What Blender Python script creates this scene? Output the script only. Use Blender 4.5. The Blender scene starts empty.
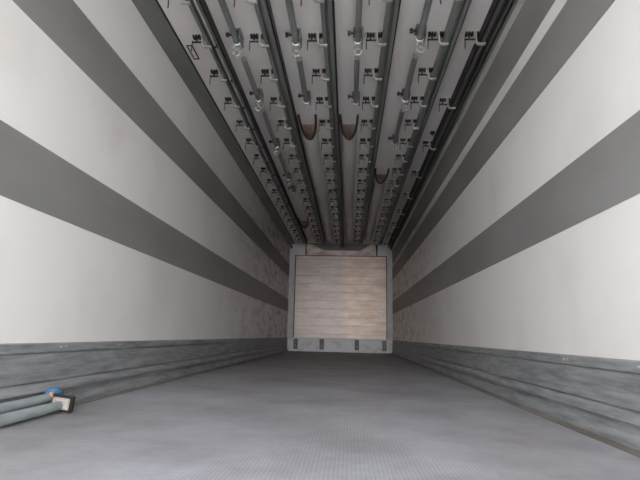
import bpy, bmesh, math, random
from mathutils import Vector, Matrix
random.seed(7)
S = bpy.context.scene
C = S.collection

# ---------------------------------------------------------------- camera
CX, CZ = 0.1943, 0.3675
YAW, PITCH, ROLL, F = -0.0592072, 0.1886323, 0.0227561, 499.99
HW, H, D, Y0 = 1.23, 2.544, 11.90, -0.55     # half width, height, front wall, rear opening
cy, sy, cp, sp = math.cos(YAW), math.sin(YAW), math.cos(PITCH), math.sin(PITCH)
fw = Vector((sy*cp, cy*cp, sp)); rt = Vector((cy, -sy, 0)); up = rt.cross(fw)
c_, s_ = math.cos(ROLL), math.sin(ROLL)
rt, up = c_*rt + s_*up, -s_*rt + c_*up
cam = bpy.data.objects.new('camera', bpy.data.cameras.new('camera')); C.objects.link(cam)
m = Matrix((rt, up, -fw)).transposed().to_4x4(); m.translation = (CX, 0, CZ)
cam.matrix_world = m
cam.data.sensor_width = 36; cam.data.lens = F*36/640; cam.data.clip_start = .02
S.camera = cam

# ---------------------------------------------------------------- daylight
w = bpy.data.worlds.new('overcast_sky'); S.world = w; w.use_nodes = True
nt = w.node_tree; bg = nt.nodes['Background']
tc = nt.nodes.new('ShaderNodeTexCoord'); sx = nt.nodes.new('ShaderNodeSeparateXYZ')
rp = nt.nodes.new('ShaderNodeValToRGB')
nt.links.new(tc.outputs['Generated'], sx.inputs[0]); nt.links.new(sx.outputs['Z'], rp.inputs[0])
rp.color_ramp.elements[0].position = 0; rp.color_ramp.elements[0].color = (1, .985, .98, 1)
rp.color_ramp.elements[1].position = 1; rp.color_ramp.elements[1].color = (.75, .83, .95, 1)
nt.links.new(rp.outputs[0], bg.inputs[0]); bg.inputs[1].default_value = 3.0
S.view_settings.view_transform = 'Standard'; S.view_settings.look = 'None'
S.view_settings.gamma = 1; S.view_settings.use_curve_mapping = False
S.view_settings.exposure = 1.62
S.cycles.max_bounces = 24; S.cycles.diffuse_bounces = 16; S.cycles.glossy_bounces = 8

# ---------------------------------------------------------------- materials
def srgb(r, g, b):
    f = lambda v: (v/255/12.92) if v <= 10 else ((v/255+.055)/1.055)**2.4
    return (f(r), f(g), f(b), 1)

def mat(name, col, rough=.6, metal=0., spots=None, scale=(3, 3, 3), lo=.45, hi=.7, bump=0., bscale=60., spec=.5, detail=5):
    """base colour with procedural dirt: spots is the second colour, mixed in by noise."""
    M = bpy.data.materials.new(name); M.use_nodes = True
    t = M.node_tree; p = t.nodes['Principled BSDF']
    p.inputs['Base Color'].default_value = col; p.inputs['Roughness'].default_value = rough
    p.inputs['Metallic'].default_value = metal; p.inputs['Specular IOR Level'].default_value = spec
    g = t.nodes.new('ShaderNodeNewGeometry')
    mp = t.nodes.new('ShaderNodeMapping'); t.links.new(g.outputs['Position'], mp.inputs[0])
    mp.inputs['Scale'].default_value = scale
    if spots:
        n = t.nodes.new('ShaderNodeTexNoise'); n.inputs['Scale'].default_value = 1; n.inputs['Detail'].default_value = detail; n.inputs['Roughness'].default_value = .68 if detail > 8 else .5
        t.links.new(mp.outputs[0], n.inputs['Vector'])
        r = t.nodes.new('ShaderNodeValToRGB'); t.links.new(n.outputs['Fac'], r.inputs[0])
        r.color_ramp.elements[0].position = lo; r.color_ramp.elements[0].color = col
        r.color_ramp.elements[1].position = hi; r.color_ramp.elements[1].color = spots
        t.links.new(r.outputs[0], p.inputs['Base Color'])
    if bump:
        b = t.nodes.new('ShaderNodeBump'); b.inputs['Strength'].default_value = bump; b.inputs['Distance'].default_value = .004
        n2 = t.nodes.new('ShaderNodeTexNoise'); n2.inputs['Scale'].default_value = bscale
        t.links.new(g.outputs['Position'], n2.inputs['Vector'])
        t.links.new(n2.outputs['Fac'], b.inputs['Height']); t.links.new(b.outputs[0], p.inputs['Normal'])
    return M

def nodes(M): return M.node_tree, M.node_tree.nodes['Principled BSDF']

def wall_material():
    """white glass-fibre sheet; brown mottling that grows towards the front bulkhead."""
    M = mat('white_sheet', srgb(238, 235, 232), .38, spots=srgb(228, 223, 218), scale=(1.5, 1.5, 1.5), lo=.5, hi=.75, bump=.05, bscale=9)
    return add_brown_mottle(M, .75)

def add_brown_mottle(M, amount):  # mixes in brown noise, stronger towards the front wall
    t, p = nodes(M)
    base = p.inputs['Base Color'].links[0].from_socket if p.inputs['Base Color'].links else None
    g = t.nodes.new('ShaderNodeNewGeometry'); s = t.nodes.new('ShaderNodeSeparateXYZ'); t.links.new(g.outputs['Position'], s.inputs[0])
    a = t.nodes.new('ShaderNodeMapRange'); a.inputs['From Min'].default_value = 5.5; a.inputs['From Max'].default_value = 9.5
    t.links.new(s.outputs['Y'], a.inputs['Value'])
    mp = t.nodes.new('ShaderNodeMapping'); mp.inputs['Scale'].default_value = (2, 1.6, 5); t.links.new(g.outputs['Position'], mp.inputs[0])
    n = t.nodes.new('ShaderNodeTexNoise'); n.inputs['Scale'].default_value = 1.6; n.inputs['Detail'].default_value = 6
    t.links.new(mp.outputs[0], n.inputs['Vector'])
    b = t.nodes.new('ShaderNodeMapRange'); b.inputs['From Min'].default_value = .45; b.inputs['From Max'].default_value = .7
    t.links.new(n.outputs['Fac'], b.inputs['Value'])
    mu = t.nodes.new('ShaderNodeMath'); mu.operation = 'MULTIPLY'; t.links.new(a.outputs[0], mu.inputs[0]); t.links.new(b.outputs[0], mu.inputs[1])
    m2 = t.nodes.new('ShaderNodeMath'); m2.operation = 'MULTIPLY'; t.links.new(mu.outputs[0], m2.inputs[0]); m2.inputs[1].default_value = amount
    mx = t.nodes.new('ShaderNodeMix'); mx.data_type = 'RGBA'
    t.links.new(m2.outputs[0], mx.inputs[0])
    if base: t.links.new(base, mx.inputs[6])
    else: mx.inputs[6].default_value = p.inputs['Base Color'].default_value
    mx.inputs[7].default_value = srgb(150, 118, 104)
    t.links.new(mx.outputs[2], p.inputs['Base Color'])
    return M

def floor_material():
    M = mat('ribbed_floor', srgb(160, 160, 165), .5, .0, spots=srgb(131, 127, 126), scale=(1.6, 1.6, 1), lo=.40, hi=.70, detail=9, spec=.45)
    t, p = nodes(M)
    g = t.nodes.new('ShaderNodeNewGeometry'); s = t.nodes.new('ShaderNodeSeparateXYZ'); t.links.new(g.outputs['Position'], s.inputs[0])
    def wave(sock, pitch):
        m1 = t.nodes.new('ShaderNodeMath'); m1.operation = 'MULTIPLY'; m1.inputs[1].default_value = 2*math.pi/pitch
        t.links.new(s.outputs[sock], m1.inputs[0])
        m2 = t.nodes.new('ShaderNodeMath'); m2.operation = 'SINE'; t.links.new(m1.outputs[0], m2.inputs[0])
        return m2
    a, b = wave('X', .0125), wave('Y', .021)
    mul = t.nodes.new('ShaderNodeMath'); mul.operation = 'MULTIPLY_ADD'
    t.links.new(b.outputs[0], mul.inputs[0]); mul.inputs[1].default_value = .5; t.links.new(a.outputs[0], mul.inputs[2])
    # grime sits in the grooves: the base colour is darker there
    mr = t.nodes.new('ShaderNodeMapRange'); t.links.new(mul.outputs[0], mr.inputs['Value'])
    mr.inputs['From Min'].default_value = -1.5; mr.inputs['From Max'].default_value = 1.5
    mr.inputs['To Min'].default_value = .84; mr.inputs['To Max'].default_value = 1.08
    # lighter worn patches and bluish scuffs
    n = t.nodes.new('ShaderNodeTexNoise'); n.inputs['Scale'].default_value = 2.2; n.inputs['Detail'].default_value = 8; n.inputs['Roughness'].default_value = .65
    mp = t.nodes.new('ShaderNodeMapping'); mp.inputs['Scale'].default_value = (1, .9, 1); mp.inputs['Location'].default_value = (4, 3, 0)
    t.links.new(g.outputs['Position'], mp.inputs[0]); t.links.new(mp.outputs[0], n.inputs['Vector'])
    r2 = t.nodes.new('ShaderNodeMapRange'); t.links.new(n.outputs['Fac'], r2.inputs['Value'])
    r2.inputs['From Min'].default_value = .3; r2.inputs['From Max'].default_value = .7; r2.inputs['To Min'].default_value = .82; r2.inputs['To Max'].default_value = 1.16
    mm = t.nodes.new('ShaderNodeMath'); mm.operation = 'MULTIPLY'; t.links.new(mr.outputs[0], mm.inputs[0]); t.links.new(r2.outputs[0], mm.inputs[1])
    vm = t.nodes.new('ShaderNodeVectorMath'); vm.operation = 'SCALE'
    t.links.new(p.inputs['Base Color'].links[0].from_socket, vm.inputs[0]); t.links.new(mm.outputs[0], vm.inputs['Scale'])
    t.links.new(vm.outputs[0], p.inputs['Base Color'])
    bu = t.nodes.new('ShaderNodeBump'); bu.inputs['Strength'].default_value = .35; bu.inputs['Distance'].default_value = .001
    t.links.new(mul.outputs[0], bu.inputs['Height']); t.links.new(bu.outputs[0], p.inputs['Normal'])
    return M

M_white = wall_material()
M_stripe = add_brown_mottle(mat('grey_stripe', srgb(141, 140, 138), .45, spots=srgb(128, 127, 125), scale=(2, 1, 3), lo=.4, hi=.7), .75)
M_ceil = mat('ceiling_sheet', srgb(243, 238, 236), .4, spots=srgb(230, 221, 216), scale=(1.2, .6, 1), lo=.45, hi=.75)
M_floor = floor_material()
M_kick = mat('kick_plate_metal', srgb(158, 160, 160), .45, .1, spots=srgb(96, 98, 100), scale=(16, 3.5, 38), lo=.38, hi=.74, detail=14, bump=.3, bscale=40)
M_edge = mat('floor_edge_metal', srgb(136, 132, 126), .5, .2, spots=srgb(110, 98, 84), scale=(3, 2, 3))
M_rail = mat('rail_aluminium', srgb(128, 131, 127), .5, .1, spots=srgb(108, 110, 107), scale=(8, 1.4, 8))
M_rail_dark = mat('shaded_rail', srgb(84, 84, 80), .55, .05, spots=srgb(66, 66, 62), scale=(8, 1.4, 8))  # rail aluminium darkened: the sixth rail's shade is put into the colour
M_black = mat('black_rubber_and_gaps', srgb(26, 25, 24), .6, spots=srgb(40, 36, 34), scale=(20, 20, 20))  # also colours the painted shadow gaps beside the rails
M_clip = mat('black_clip_plastic', srgb(34, 32, 33), .5, spots=srgb(52, 48, 46), scale=(30, 30, 30))
M_hook = mat('galvanised_steel', srgb(190, 186, 180), .4, .15, spots=srgb(168, 158, 150), scale=(30, 12, 30))
M_bright = mat('bright_zinc', srgb(212, 210, 206), .28, .6, spots=srgb(170, 168, 165), scale=(40, 40, 40))
M_pipe = mat('pipe_steel', srgb(132, 135, 133), .45, .1, spots=srgb(112, 115, 113), scale=(10, 2, 10))
M_cove = mat('cove_aluminium', srgb(126, 126, 120), .5, .1, spots=srgb(108, 108, 103), scale=(3, 1, 3))
M_lip = mat('light_lip', srgb(196, 194, 188), .4, .1, spots=srgb(170, 168, 162), scale=(3, 3, 3))
M_duct = mat('duct_skin', srgb(232, 226, 220), .5, spots=srgb(210, 200, 192), scale=(5, 1.4, 5), lo=.4, hi=.75)
M_lining = mat('duct_lining', srgb(204, 186, 172), .7, spots=srgb(170, 144, 126), scale=(8, 5, 8), lo=.35, hi=.62)
M_rim = mat('duct_rim', srgb(58, 56, 52), .6, spots=srgb(78, 70, 62), scale=(12, 12, 12))
M_post = mat('front_wall_panel', srgb(226, 225, 225), .4, .0, spots=srgb(206, 202, 200), scale=(3, 3, 3))
M_sill = mat('white_sill', srgb(246, 246, 248), .35, spots=srgb(214, 212, 212), scale=(6, 3, 8), lo=.5, hi=.75)
M_ground = mat('yard_concrete', srgb(196, 192, 186), .9, spots=srgb(176, 172, 166), scale=(1, 1, 1))
M_bar = mat('bar_aluminium', srgb(150, 157, 158), .42, .05, spots=srgb(126, 131, 131), scale=(20, 5, 20))
M_padplate = mat('foot_plate', srgb(176, 165, 160), .5, .1, spots=srgb(140, 126, 118), scale=(50, 50, 50))
M_blue = mat('blue_plastic', srgb(52, 108, 156), .5, spots=srgb(100, 138, 164), scale=(50, 50, 50))
M_orange = mat('orange_tag', srgb(186, 142, 112), .5, spots=srgb(150, 120, 96), scale=(60, 60, 60))
M_dark = mat('dark_recess', srgb(44, 44, 44), .7, spots=srgb(58, 56, 54), scale=(5, 5, 5))

def board_material(name, col, dirt, lo, hi):
    """scuffed horizontal planks with thin dark joints."""
    M = mat(name, col, .36, .16, spots=dirt, scale=(2.2, 2, 9), lo=lo, hi=hi, detail=9)
    t, p = nodes(M)
    g = t.nodes.new('ShaderNodeNewGeometry'); s = t.nodes.new('ShaderNodeSeparateXYZ'); t.links.new(g.outputs['Position'], s.inputs[0])
    m1 = t.nodes.new('ShaderNodeMath'); m1.operation = 'MODULO'; m1.inputs[1].default_value = .195; t.links.new(s.outputs['Z'], m1.inputs[0])
    m2 = t.nodes.new('ShaderNodeMath'); m2.operation = 'LESS_THAN'; m2.inputs[1].default_value = .014; t.links.new(m1.outputs[0], m2.inputs[0])
    m3 = t.nodes.new('ShaderNodeMath'); m3.operation = 'MULTIPLY'; m3.inputs[1].default_value = .3; t.links.new(m2.outputs[0], m3.inputs[0])
    mx = t.nodes.new('ShaderNodeMix'); mx.data_type = 'RGBA'
    t.links.new(m3.outputs[0], mx.inputs[0]); t.links.new(p.inputs['Base Color'].links[0].from_socket, mx.inputs[6])
    mx.inputs[7].default_value = srgb(96, 80, 70)
    t.links.new(mx.outputs[2], p.inputs['Base Color'])
    return M
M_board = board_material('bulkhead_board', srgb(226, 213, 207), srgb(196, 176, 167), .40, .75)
def warm_right_half(M):
    """the right half is lighter and warmer, with an uneven noise edge."""
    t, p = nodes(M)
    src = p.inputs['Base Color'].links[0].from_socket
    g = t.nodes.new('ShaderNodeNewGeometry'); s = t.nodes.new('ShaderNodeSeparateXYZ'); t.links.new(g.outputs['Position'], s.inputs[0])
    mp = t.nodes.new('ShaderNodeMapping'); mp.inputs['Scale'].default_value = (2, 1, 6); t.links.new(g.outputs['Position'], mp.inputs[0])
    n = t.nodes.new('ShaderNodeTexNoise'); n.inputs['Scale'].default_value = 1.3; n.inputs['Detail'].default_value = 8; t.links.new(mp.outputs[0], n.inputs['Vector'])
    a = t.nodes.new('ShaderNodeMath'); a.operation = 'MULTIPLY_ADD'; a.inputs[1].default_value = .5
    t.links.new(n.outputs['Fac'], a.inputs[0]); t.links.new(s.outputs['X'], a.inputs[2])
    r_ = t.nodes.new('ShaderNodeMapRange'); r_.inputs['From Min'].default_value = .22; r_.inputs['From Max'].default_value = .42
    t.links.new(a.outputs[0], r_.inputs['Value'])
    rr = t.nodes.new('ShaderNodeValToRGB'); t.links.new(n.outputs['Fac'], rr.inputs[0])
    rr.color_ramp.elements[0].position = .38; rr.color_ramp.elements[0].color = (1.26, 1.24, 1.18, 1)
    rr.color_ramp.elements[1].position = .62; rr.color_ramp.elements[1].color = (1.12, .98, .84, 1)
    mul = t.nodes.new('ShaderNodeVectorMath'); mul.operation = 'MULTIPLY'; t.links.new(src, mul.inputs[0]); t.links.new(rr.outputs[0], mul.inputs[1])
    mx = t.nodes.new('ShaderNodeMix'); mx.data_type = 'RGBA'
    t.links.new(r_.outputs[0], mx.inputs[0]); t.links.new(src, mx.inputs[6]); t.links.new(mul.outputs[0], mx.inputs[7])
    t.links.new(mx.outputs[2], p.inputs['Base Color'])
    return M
warm_right_half(M_board)  # board colour made lighter and warmer right of centre
M_upper = mat('upper_board', srgb(222, 210, 203), .36, .2, spots=srgb(186, 158, 146), scale=(5, 2, 9), lo=.45, hi=.7)

# ---------------------------------------------------------------- mesh helpers
class MB:
    def __init__(s): s.v = []; s.f = []
    def add(s, vs, fs):
        n = len(s.v); s.v += [tuple(v) for v in vs]; s.f += [tuple(i+n for i in f) for f in fs]; return s
    def box(s, x0, x1, y0, y1, z0, z1):
        vs = [(x, y, z) for z in (z0, z1) for y in (y0, y1) for x in (x0, x1)]
        return s.add(vs, [(0,2,3,1),(4,5,7,6),(0,1,5,4),(2,6,7,3),(0,4,6,2),(1,3,7,5)])
    def prism_y(s, pts, y0, y1):
        n = len(pts); vs = [(x, y0, z) for x, z in pts] + [(x, y1, z) for x, z in pts]
        fs = [(i, (i+1) % n, (i+1) % n+n, i+n) for i in range(n)]
        return s.add(vs, fs+[tuple(range(n))[::-1], tuple(range(n, 2*n))])
    def tube(s, pts, r, n=10, caps=True, closed=False, rad=None):
        pts = [Vector(p) for p in pts]; k = len(pts); vs = []; prev = None
        for i, p in enumerate(pts):
            if closed: d = pts[(i+1) % k]-pts[i-1]
            else: d = pts[min(i+1, k-1)]-pts[max(i-1, 0)]
            d.normalize()
            a = prev if prev is not None else (Vector((0, 0, 1)) if abs(d.z) < .9 else Vector((1, 0, 0)))
            u = (a-d*a.dot(d)).normalized(); v = d.cross(u); prev = u
            rr = rad[i] if rad else r
            vs += [p+rr*(math.cos(2*math.pi*j/n)*u+math.sin(2*math.pi*j/n)*v) for j in range(n)]
        fs = []
        for i in range(k if closed else k-1):
            a, b = i*n, ((i+1) % k)*n
            fs += [(a+j, a+(j+1) % n, b+(j+1) % n, b+j) for j in range(n)]
        if caps and not closed: fs += [tuple(range(n))[::-1], tuple(range((k-1)*n, k*n))]
        return s.add(vs, fs)
    def ribbon(s, pts, w, t):
        """flat bar following pts in the local xz plane, width w along y, thickness t."""
        L = []; R = []
        pts = [Vector(p) for p in pts]
        for i, p in enumerate(pts):
            d = (pts[min(i+1, len(pts)-1)]-pts[max(i-1, 0)]).normalized(); n = Vector((-d.y, d.x))
            L.append(p+n*t/2); R.append(p-n*t/2)
        return s.prism_y([(q.x, q.y) for q in L+R[::-1]], -w/2, w/2)

def link(name, mb, material, parent=None, bevel=0., smooth=False, loc=None):
    me = bpy.data.meshes.new(name); me.from_pydata(mb.v, [], mb.f)
    b = bmesh.new(); b.from_mesh(me); bmesh.ops.recalc_face_normals(b, faces=b.faces)
    if bevel:
        bmesh.ops.bevel(b, geom=[e for e in b.edges if len(e.link_faces) == 2 and e.calc_face_angle(0) > .5], offset=bevel, segments=2, affect='EDGES', clamp_overlap=True)
    b.to_mesh(me); b.free(); me.materials.append(material)
    if smooth:
        caps = set()
        for p in me.polygons:
            p.use_smooth = len(p.vertices) <= 4
            if len(p.vertices) > 4: caps.update(p.edge_keys)
        for e in me.edges: e.use_edge_sharp = e.key in caps
    o = bpy.data.objects.new(name, me); C.objects.link(o)
    if parent: o.parent = parent
    if loc: o.location = loc
    return o
def tag(o, label, cat, group=None):
    o['label'] = label; o['category'] = cat
    if group: o['group'] = group
    return o
def thing(name, label, cat, loc, group=None):
    o = bpy.data.objects.new(name, None); C.objects.link(o); o.location = loc; o.empty_display_size = .05
    return tag(o, label, cat, group)
def struct(name, mb, material, parent=None, **k):
    o = link(name, mb, material, parent, **k)
    if not parent: o['kind'] = 'structure'
    return o
def copy_tree(o, parent=None):
    c = o.copy(); C.objects.link(c)
    if parent: c.parent = parent
    for ch in list(o.children): copy_tree(ch, c)
    return c
def ordw(i): return ['first','second','third','fourth','fifth','sixth','seventh','eighth','ninth','tenth','eleventh','twelfth','thirteenth','fourteenth','fifteenth','sixteenth','seventeenth','eighteenth','nineteenth','twentieth'][i]

# ---------------------------------------------------------------- the trailer body
struct('ground', MB().box(-30, 30, -60, Y0-.0, -1.25, -1.2), M_ground)
struct('floor', MB().box(-HW-.08, HW+.08, Y0, D+.1, -.1, 0), M_floor)
struct('ceiling', MB().box(-HW-.08, HW+.08, Y0, D+.1, H, H+.1), M_ceil)
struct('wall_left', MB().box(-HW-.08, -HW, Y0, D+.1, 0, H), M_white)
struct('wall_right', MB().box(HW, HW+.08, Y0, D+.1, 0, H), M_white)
struct('wall_front', MB().box(-HW, HW, D, D+.08, 0, H), M_post)
T = .003
n_trim = [0]
def trim(mb, m, **k):
    n_trim[0] += 1
    return struct('trim_%d' % n_trim[0], mb, m, **k)
# painted/loaded grey bands on the side walls
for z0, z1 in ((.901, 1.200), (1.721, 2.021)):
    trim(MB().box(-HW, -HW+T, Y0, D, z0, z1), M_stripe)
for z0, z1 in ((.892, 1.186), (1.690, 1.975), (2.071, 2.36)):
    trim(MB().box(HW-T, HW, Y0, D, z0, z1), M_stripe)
# corner cove, left and right
trim(MB().prism_y([(-HW, 2.47), (-HW+.008, 2.47), (-1.17, 2.515), (-1.115, H-.006), (-1.115, H), (-HW, H)], Y0, D), M_cove)
trim(MB().box(-1.115, -1.103, Y0, D, H-.008, H), M_black)
trim(MB().prism_y([(HW, 2.395), (HW-.022, 2.40), (HW-.03, 2.42), (HW-.016, 2.44), (HW-.01, H), (HW, H)], Y0, D), M_cove)
trim(MB().prism_y([(HW-T, 2.36), (HW-.016, 2.362), (HW-.022, 2.386), (HW-.022, 2.399), (HW, 2.394)], Y0, D), M_lip)

# kick plates
prof = [(0, .305), (.010, .305), (.018, .300), (.018, .264), (.008, .261), (.008, .257), (.018, .254), (.018, .134), (.008, .131),
        (.008, .126), (.020, .122), (.031, .098), (.033, .086), (.010, .080), (.010, .058), (.024, .046), (.034, .020), (.036, .0), (0, 0)]
for s, nm in ((-1, 'baseboard_left'), (1, 'baseboard_right')):
    k = struct(nm, MB().prism_y([(s*(HW-x), z) for x, z in prof], Y0, D), M_kick)
    for i in range(18):
        y = .6+i*.62
        for dy in (-.02, .02):
            rv = MB().tube([(s*(HW-.018), y+dy, .284), (s*(HW-.0215), y+dy, .284)], .006, 8)
            link('rivet', rv, M_hook, k)
    trim(MB().box(min(s*(HW-.036), s*(HW-.085)), max(s*(HW-.036), s*(HW-.085)), Y0, D, 0, .004), M_edge)

# front wall: corner posts, sill, recess over the boards
trim(MB().box(-HW+.0, -1.10, D-.05, D, .30, H-.0), M_post, bevel=.004)
trim(MB().box(1.10, HW-.0, D-.05, D, .30, H-.0), M_post, bevel=.004)
trim(MB().box(-HW, HW, D-.10, D, .0, .30), M_sill, bevel=.006)
trim(MB().box(-1.10, -.86, D-.03, D, 2.25, H), M_post)
trim(MB().box(.86, 1.10, D-.03, D, 2.25, H), M_post)
for x in (-1.19, 1.195):
    o = link('slot_hole', MB().box(x-.022, x+.022, D-.056, D-.049, 2.42, 2.49), M_black)
    tag(o, 'small black slot high in the %s corner post of the front wall' % ('left' if x < 0 else 'right'), 'slot')

t = thing('bulkhead_panel', 'large scuffed planked panel covering the front wall at the far end', 'panel', (0, D, .31))
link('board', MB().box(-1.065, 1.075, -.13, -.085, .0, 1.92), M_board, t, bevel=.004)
link('top_strip', MB().box(-1.07, 1.08, -.135, -.085, 1.921, 1.935), M_rim, t)
link('side_strip', MB().box(-1.085, -1.068, -.135, -.085, .0, 1.935), M_rim, t)
link('side_strip', MB().box(1.078, 1.092, -.135, -.085, .0, 1.935), M_rim, t)
link('backing', MB().box(-1.03, 1.03, -.085, -.052, .0, 1.9), M_dark, t)
for i, x in enumerate((-1.015, -.41, .40, 1.03)):
    b = thing('sill_bracket', '%s grey bracket on the white sill under the far panel' % ('leftmost', 'second from left', 'third from left', 'rightmost')[i], 'bracket', (x, D-.10, 0), 'brackets under the far panel')
    link('channel', MB().box(-.050, -.034, -.04, 0, .05, .29).box(.034, .050, -.04, 0, .05, .29).box(-.034, .034, -.012, 0, .05, .29), M_rail, b)
    link('bolt', MB().tube([(0, -.012, .13), (0, -.026, .13)], .016, 8), M_hook, b)
trim(MB().box(-.86, .86, D-.028, D, 2.25, H), M_stripe)
up_ = thing('upper_board', 'pale notched board with raised ends above the far panel', 'board', (0, D, 2.25))
mb = MB(); pts = [(-.82, 0), (.84, 0), (.82, .285), (.74, .285), (.46, .12), (-.40, .12), (-.72, .27), (-.82, .27)]
n = len(pts); mb.add([(x, -.115, z) for x, z in pts]+[(x, -.03, z) for x, z in pts], [tuple(range(n)), tuple(range(n, 2*n))[::-1]]+[(i, i+n, (i+1) % n+n, (i+1) % n) for i in range(n)])
link('face', mb, M_upper, up_)
link('edge_strip', MB().box(.845, .87, -.11, -.03, -.0, .28), M_dark, up_)
link('edge_strip', MB().box(-.845, -.825, -.11, -.03, -.0, .28), M_dark, up_)
for x, z in ((.79, .24), (.79, .04), (-.79, .04), (-.79, .22)):
    link('bolt', MB().tube([(x, -.115, z), (x, -.125, z)], .012, 8), M_dark, up_)

# ---------------------------------------------------------------- ceiling rails
RZ = 2.455
def rail_profile(w):
    h = H-RZ; a = w/2
    return [(-a, 0), (-a, -h+.006), (-a+.004, -h), (-.013, -h), (-.013, -h+.03), (.013, -h+.03), (.013, -h), (a-.004, -h), (a, -h+.006), (a, 0)]
rails = {'first': -.832, 'second': -.400, 'third': .028, 'fourth': .458, 'fifth': .902, 'sixth': 1.165}
RO = list(rails)
for nm, x in rails.items():
    lab = {'first': 'leftmost grey ceiling rail, running full length beside the left wall', 'second': 'second grey ceiling rail from the left',
           'third': 'third grey ceiling rail from the left, meeting the middle of the front wall', 'fourth': 'fourth grey ceiling rail from the left',
           'fifth': 'fifth grey ceiling rail from the left', 'sixth': 'dark ceiling rail tucked against the right wall, rightmost of all'}[nm]
    r = thing('ceiling_rail', lab, 'rail', (x, Y0, H), 'rails on the ceiling')
    L = D-Y0-(.06 if nm in ('third', 'sixth') else .45)
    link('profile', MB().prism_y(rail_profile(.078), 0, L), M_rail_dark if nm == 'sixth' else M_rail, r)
    link('shadow_gap_strip', MB().box(.039, .050, 0, L, -.07, 0), M_black, r)  # black strip standing in for the shadow gap beside the rail
    if nm == 'sixth':
        link('shadow_gap_strip', MB().box(-.050, -.039, 0, L, -.075, 0), M_black, r)
    for g in (-.026, .026):
        link('rib', MB().box(g-.003, g+.003, 0, L, -(H-RZ)-.003, -(H-RZ)+.001), M_rail, r)
# cable pipe clipped under the leftmost rail
cpz = RZ-.014
cb = thing('cable_pipe', 'thin light pipe clipped along the underside of the leftmost rail', 'pipe', (-.805, Y0, cpz))
link('tube', MB().tube([(0, 0, 0), (0, 10.6, 0)], .007, 8), M_lip, cb, smooth=True)
for k in range(18):
    y = 3.02+k*.5-Y0+.28
    if y > 10.5: break
    link('clamp', MB().box(-.012, .014, y-.011, y+.011, -.010, .014), M_clip, cb, bevel=.003)

# ---------------------------------------------------------------- hanger brackets
def make_hanger():
    t = thing('hook_bracket', '', 'bracket', (0, 0, H))
    link('base_plate', MB().box(-.080, -.004, -.016, .016, -.004, 0), M_post, t, bevel=.001)
    def clip(x0):                                # H-shaped black clip
        mb = MB()
        for a in ((x0, x0+.021, x0+.042) if x0 < 0 else (x0, x0+.017)): mb.box(a, a+.013, -.020, .020, -.027, -.004)
        mb.box(x0+.010, x0+(.045 if x0 < 0 else .02), -.007, .007, -.024, -.006)
        return mb
    link('clip', clip(-.080), M_clip, t, bevel=.0015)
    link('clip', clip(.001), M_clip, t, bevel=.0015)
    link('crossbar', MB().box(-.086, -.008, -.005, .005, -.062, -.052).box(-.060, -.048, -.004, .004, -.054, -.018), M_clip, t, bevel=.001)
    link('pin', MB().tube([(-.084, 0, -.046), (-.084, 0, -.130)], .0036, 8), M_clip, t, smooth=True)
    pts = [(-.006, -.002), (-.006, -.064)]
    for i in range(1, 6):
        a = math.pi/2*i/5; pts.append((-.006+.026*(1-math.cos(a)), -.070-.026*math.sin(a)))
    pts += [(.040, -.097), (.054, -.095), (.060, -.090)]
    link('hook', MB().ribbon(pts, .026, .011), M_hook, t, bevel=.001)
    return t
proto = make_hanger(); used = False
PITCH_Y = .497
words = {'first': 'leftmost', 'second': 'second', 'third': 'third', 'fourth': 'fourth', 'fifth': 'fifth'}
for nm in RO[:5]:
    for k in range(18):
        y = 2.82+k*PITCH_Y
        if y > D-.6: continue
        o = proto if not used else copy_tree(proto); used = True
        o.location = (rails[nm]-.039-.032, y, H)
        rn = 'leftmost rail' if nm == 'first' else '%s rail from the left' % nm
        o['label'] = '%s hook bracket from the open end, on the %s' % (ordw(k), rn)
        o['group'] = 'hook brackets beside the %s' % rn
for k in range(9):
    y = 3.32+k*1.03
    if y > D-.3: break
    o = copy_tree(proto); o.location = (rails['sixth']-.070, y, H)
    o['label'] = '%s hook bracket from the open end, on the rightmost rail' % ordw(k)
    o['group'] = 'hook brackets beside the rightmost rail'

# ---------------------------------------------------------------- pipes and the fittings that hold them
PZ = H-.062
def pipe(x, y0, y1, label):
    t = thing('ceiling_pipe', label, 'pipe', (x, y0, PZ), 'round pipes between the ceiling rails')
    link('tube', MB().tube([(0, 0, 0), (0, y1-y0, 0)], .0225, 14), M_pipe, t, smooth=True)
    link('end_cap', MB().tube([(0, y1-y0, 0), (0, y1-y0+.012, 0)], .0235, 14), M_rim, t)
def make_fitting(lug=True):
    t = thing('pipe_fitting', '', 'bracket', (0, 0, H))
    link('plate', MB().box(-.034, .038, -.07, .06, -.012, 0).box(.028, .038, -.07, .06, -.085, -.012), M_rail, t, bevel=.002)
    link('knob', MB().tube([(-.028, -.03, -.030), (-.052, -.03, -.030), (-.054, -.03, -.030), (-.074, -.03, -.030)], .01, 10, rad=[.009, .009, .017, .017]), M_clip, t, smooth=False)
    ring = [(.031*math.cos(a), -.0, -.062+.031*math.sin(a)) for a in [math.pi*(1+i/12) for i in range(13)]]
    link('saddle', MB().tube(ring, .0085, 8), M_bright, t, smooth=True)
    if lug:
        ring = [(.004+.024*math.cos(2*math.pi*i/16), .004, -.122+.024*math.sin(2*math.pi*i/16)) for i in range(16)]
        link('ring', MB().tube(ring, .008, 8, closed=True), M_pipe, t, smooth=True)
        link('ring', MB().tube([(x, y, z-.036) for x, y, z in ring], .006, 8, closed=True), M_hook, t, smooth=True)
    return t
fit = make_fitting(); fit_end = make_fitting(False); uf = {0: False, 1: False}
def fitting(x, y, label, end=False):
    src = fit_end if end else fit
    o = src if not uf[end] else copy_tree(src); uf[end] = True
    o.location = (x, y, H); o['label'] = label; o['group'] = 'fittings holding the ceiling pipes'
lanes = {'left': (-.648, [3.30, 4.20, 5.35, 6.55], 7.2), 'second': (-.212, [3.31], 4.28), 'third': (.24, [3.30], 4.30), 'right': (.684, [3.28, 4.22], 5.28)}
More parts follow.
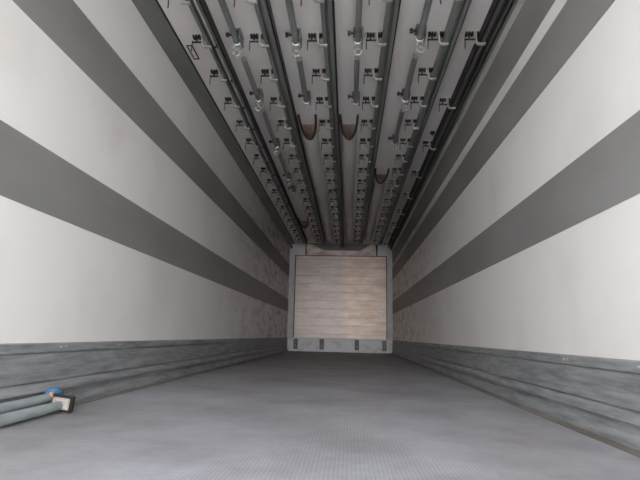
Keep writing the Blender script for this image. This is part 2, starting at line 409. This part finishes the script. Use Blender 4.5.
ln_name = {'left': 'between the first and second rails', 'second': 'between the second and third rails', 'third': 'between the third and fourth rails', 'right': 'between the fourth and fifth rails'}
for nm, (x, fy, end) in lanes.items():
    st = Y0+.3
    for i, y in enumerate(fy):
        pipe(x, st, y-.01, '%s grey round pipe from the open end, %s' % (ordw(i), ln_name[nm]))
        fitting(x, y, '%s bright ring fitting on the pipe %s' % (ordw(i), ln_name[nm]))
        st = y+.24
    pipe(x, st, end, 'grey round pipe %s, the farthest piece' % ln_name[nm])
    fitting(x, end-.03, 'end fitting of the last pipe %s' % ln_name[nm], True)

# ---------------------------------------------------------------- air ducts
def duct(x, y0, cut, label):
    """half-round duct under the ceiling whose open end is cut on a slant."""
    t = thing('air_duct', label, 'duct', (x, y0, H), 'white air ducts under the ceiling')
    L = D-.9-y0; N = 20; dr = .086
    def sec(a, d): return [(-a*math.cos(math.pi*i/N), -d*math.sin(math.pi*i/N)) for i in range(N+1)]
    def shell(a, d, th, y_a, y_b, slant):
        o, q = sec(a, d), sec(a-th, d-th); mb = MB(); vs = []
        for pts, yy in ((o, 0), (q, 0), (o, 1), (q, 1)):
            for px, pz in pts: vs.append((px, (y_a+slant*(-pz/dr)) if yy == 0 else y_b, pz))
        n = N+1; fs = []
        for i in range(N):
            fs += [(i, i+1, 2*n+i+1, 2*n+i), (n+i, 3*n+i, 3*n+i+1, n+i+1), (i, n+i, n+i+1, i+1), (2*n+i, 2*n+i+1, 3*n+i+1, 3*n+i)]
        fs += [(0, 2*n, 3*n, n), (N, n+N, 3*n+N, 2*n+N)]
        return mb.add(vs, fs)
    link('skin', shell(.088, dr, .004, 0, L, cut), M_duct, t, smooth=False)
    link('lining', shell(.0835, dr-.0045, .0015, .004, 1.2, cut), M_lining, t)
    link('lining', MB().box(-.080, .080, .24, 1.2, -.0015, 0), M_lining, t)
    o = sec(.0865, dr)
    link('rim', MB().tube([(px, cut*(-pz/dr)-.004, min(pz, -.006)) for px, pz in o], .0125, 8), M_rim, t, smooth=True)
    return t
duct(-.243, 4.68, .44, 'white air duct between the second and third rails, open slanted brown end')
duct(.180, 4.68, .44, 'white air duct between the third and fourth rails, open slanted brown end')
duct(.618, 6.32, .38, 'white air duct between the fourth and fifth rails, starting farther in')
duct(-.680, 9.2, .45, 'short white air duct between the first and second rails near the front wall')

# wire flap beside the leftmost rail and a small lump by the right rail
wf = MB().tube([(-1.068, 3.43, H-.012), (-1.028, 3.43, H-.012), (-1.028, 3.62, H-.012), (-1.068, 3.62, H-.012)], .0042, 6, closed=True)
tag(link('wire_loop', wf, M_clip), 'thin dark rectangular wire loop on the ceiling left of the leftmost rail', 'wire loop')
lm_ = thing('ceiling_stud', 'small dark round stud on the ceiling left of the rightmost rail', 'stud', (1.075, 5.12, H))
link('body', MB().tube([(0, 0, 0), (0, 0, -.02), (0, 0, -.032)], .02, 12, rad=[.026, .024, .014]), M_clip, lm_)
link('pin', MB().tube([(0, 0, -.03), (0, 0, -.05)], .006, 8), M_hook, lm_)

# ---------------------------------------------------------------- load bars lying by the left kick plate
def foot_block(cx, y0, y1, cz, hx, hz, tilt):
    mb = MB().box(-hx, hx, y0, y1, -hz, hz); R = Matrix.Rotation(tilt, 3, 'Y')
    mb.v = [tuple(R @ Vector(v)+Vector((cx, 0, cz))) for v in mb.v]
    return mb
b1 = thing('load_bar', 'nearer grey metal load bar on the floor with square rubber foot', 'load bar', (-1.098, .55, 0), 'load bars lying by the left wall')
link('tube', MB().tube([(0, 0, .0235), (0, 1.62, .030)], .0225, 16), M_bar, b1, smooth=True)
link('collar', MB().tube([(0, 1.62, .030), (.002, 1.722, .034)], .0205, 16), M_bar, b1, smooth=True)
ft = link('foot', foot_block(.010, 1.730, 1.752, .042, .050, .036, .12), M_black, b1, bevel=.004); ft['label'] = 'black rubber foot pad'
link('plate', foot_block(.008, 1.722, 1.731, .041, .039, .025, .12), M_padplate, ft, bevel=.002)
for k in range(4):
    link('ridge', foot_block(.008, 1.719, 1.7225, .026+k*.010, .034, .0022, .12), M_hook, ft)
b2 = thing('load_bar', 'farther grey metal load bar against the left kick plate with blue end', 'load bar', (-1.172, .55, 0), 'load bars lying by the left wall')
link('tube', MB().tube([(0, 0, .034), (0, 1.78, .058)], .0215, 16), M_bar, b2, smooth=True)
sl = link('sleeve', MB().tube([(0, 1.772, .068), (0, 1.778, .068), (0, 1.835, .070), (0, 1.842, .070)], .03, 16, rad=[.023, .030, .030, .023]), M_blue, b2, smooth=True)
sl['label'] = 'blue plastic sleeve'
link('tag', MB().box(.008, .027, 1.748, 1.770, .062, .086), M_orange, b2, bevel=.004)['label'] = 'small orange tag'
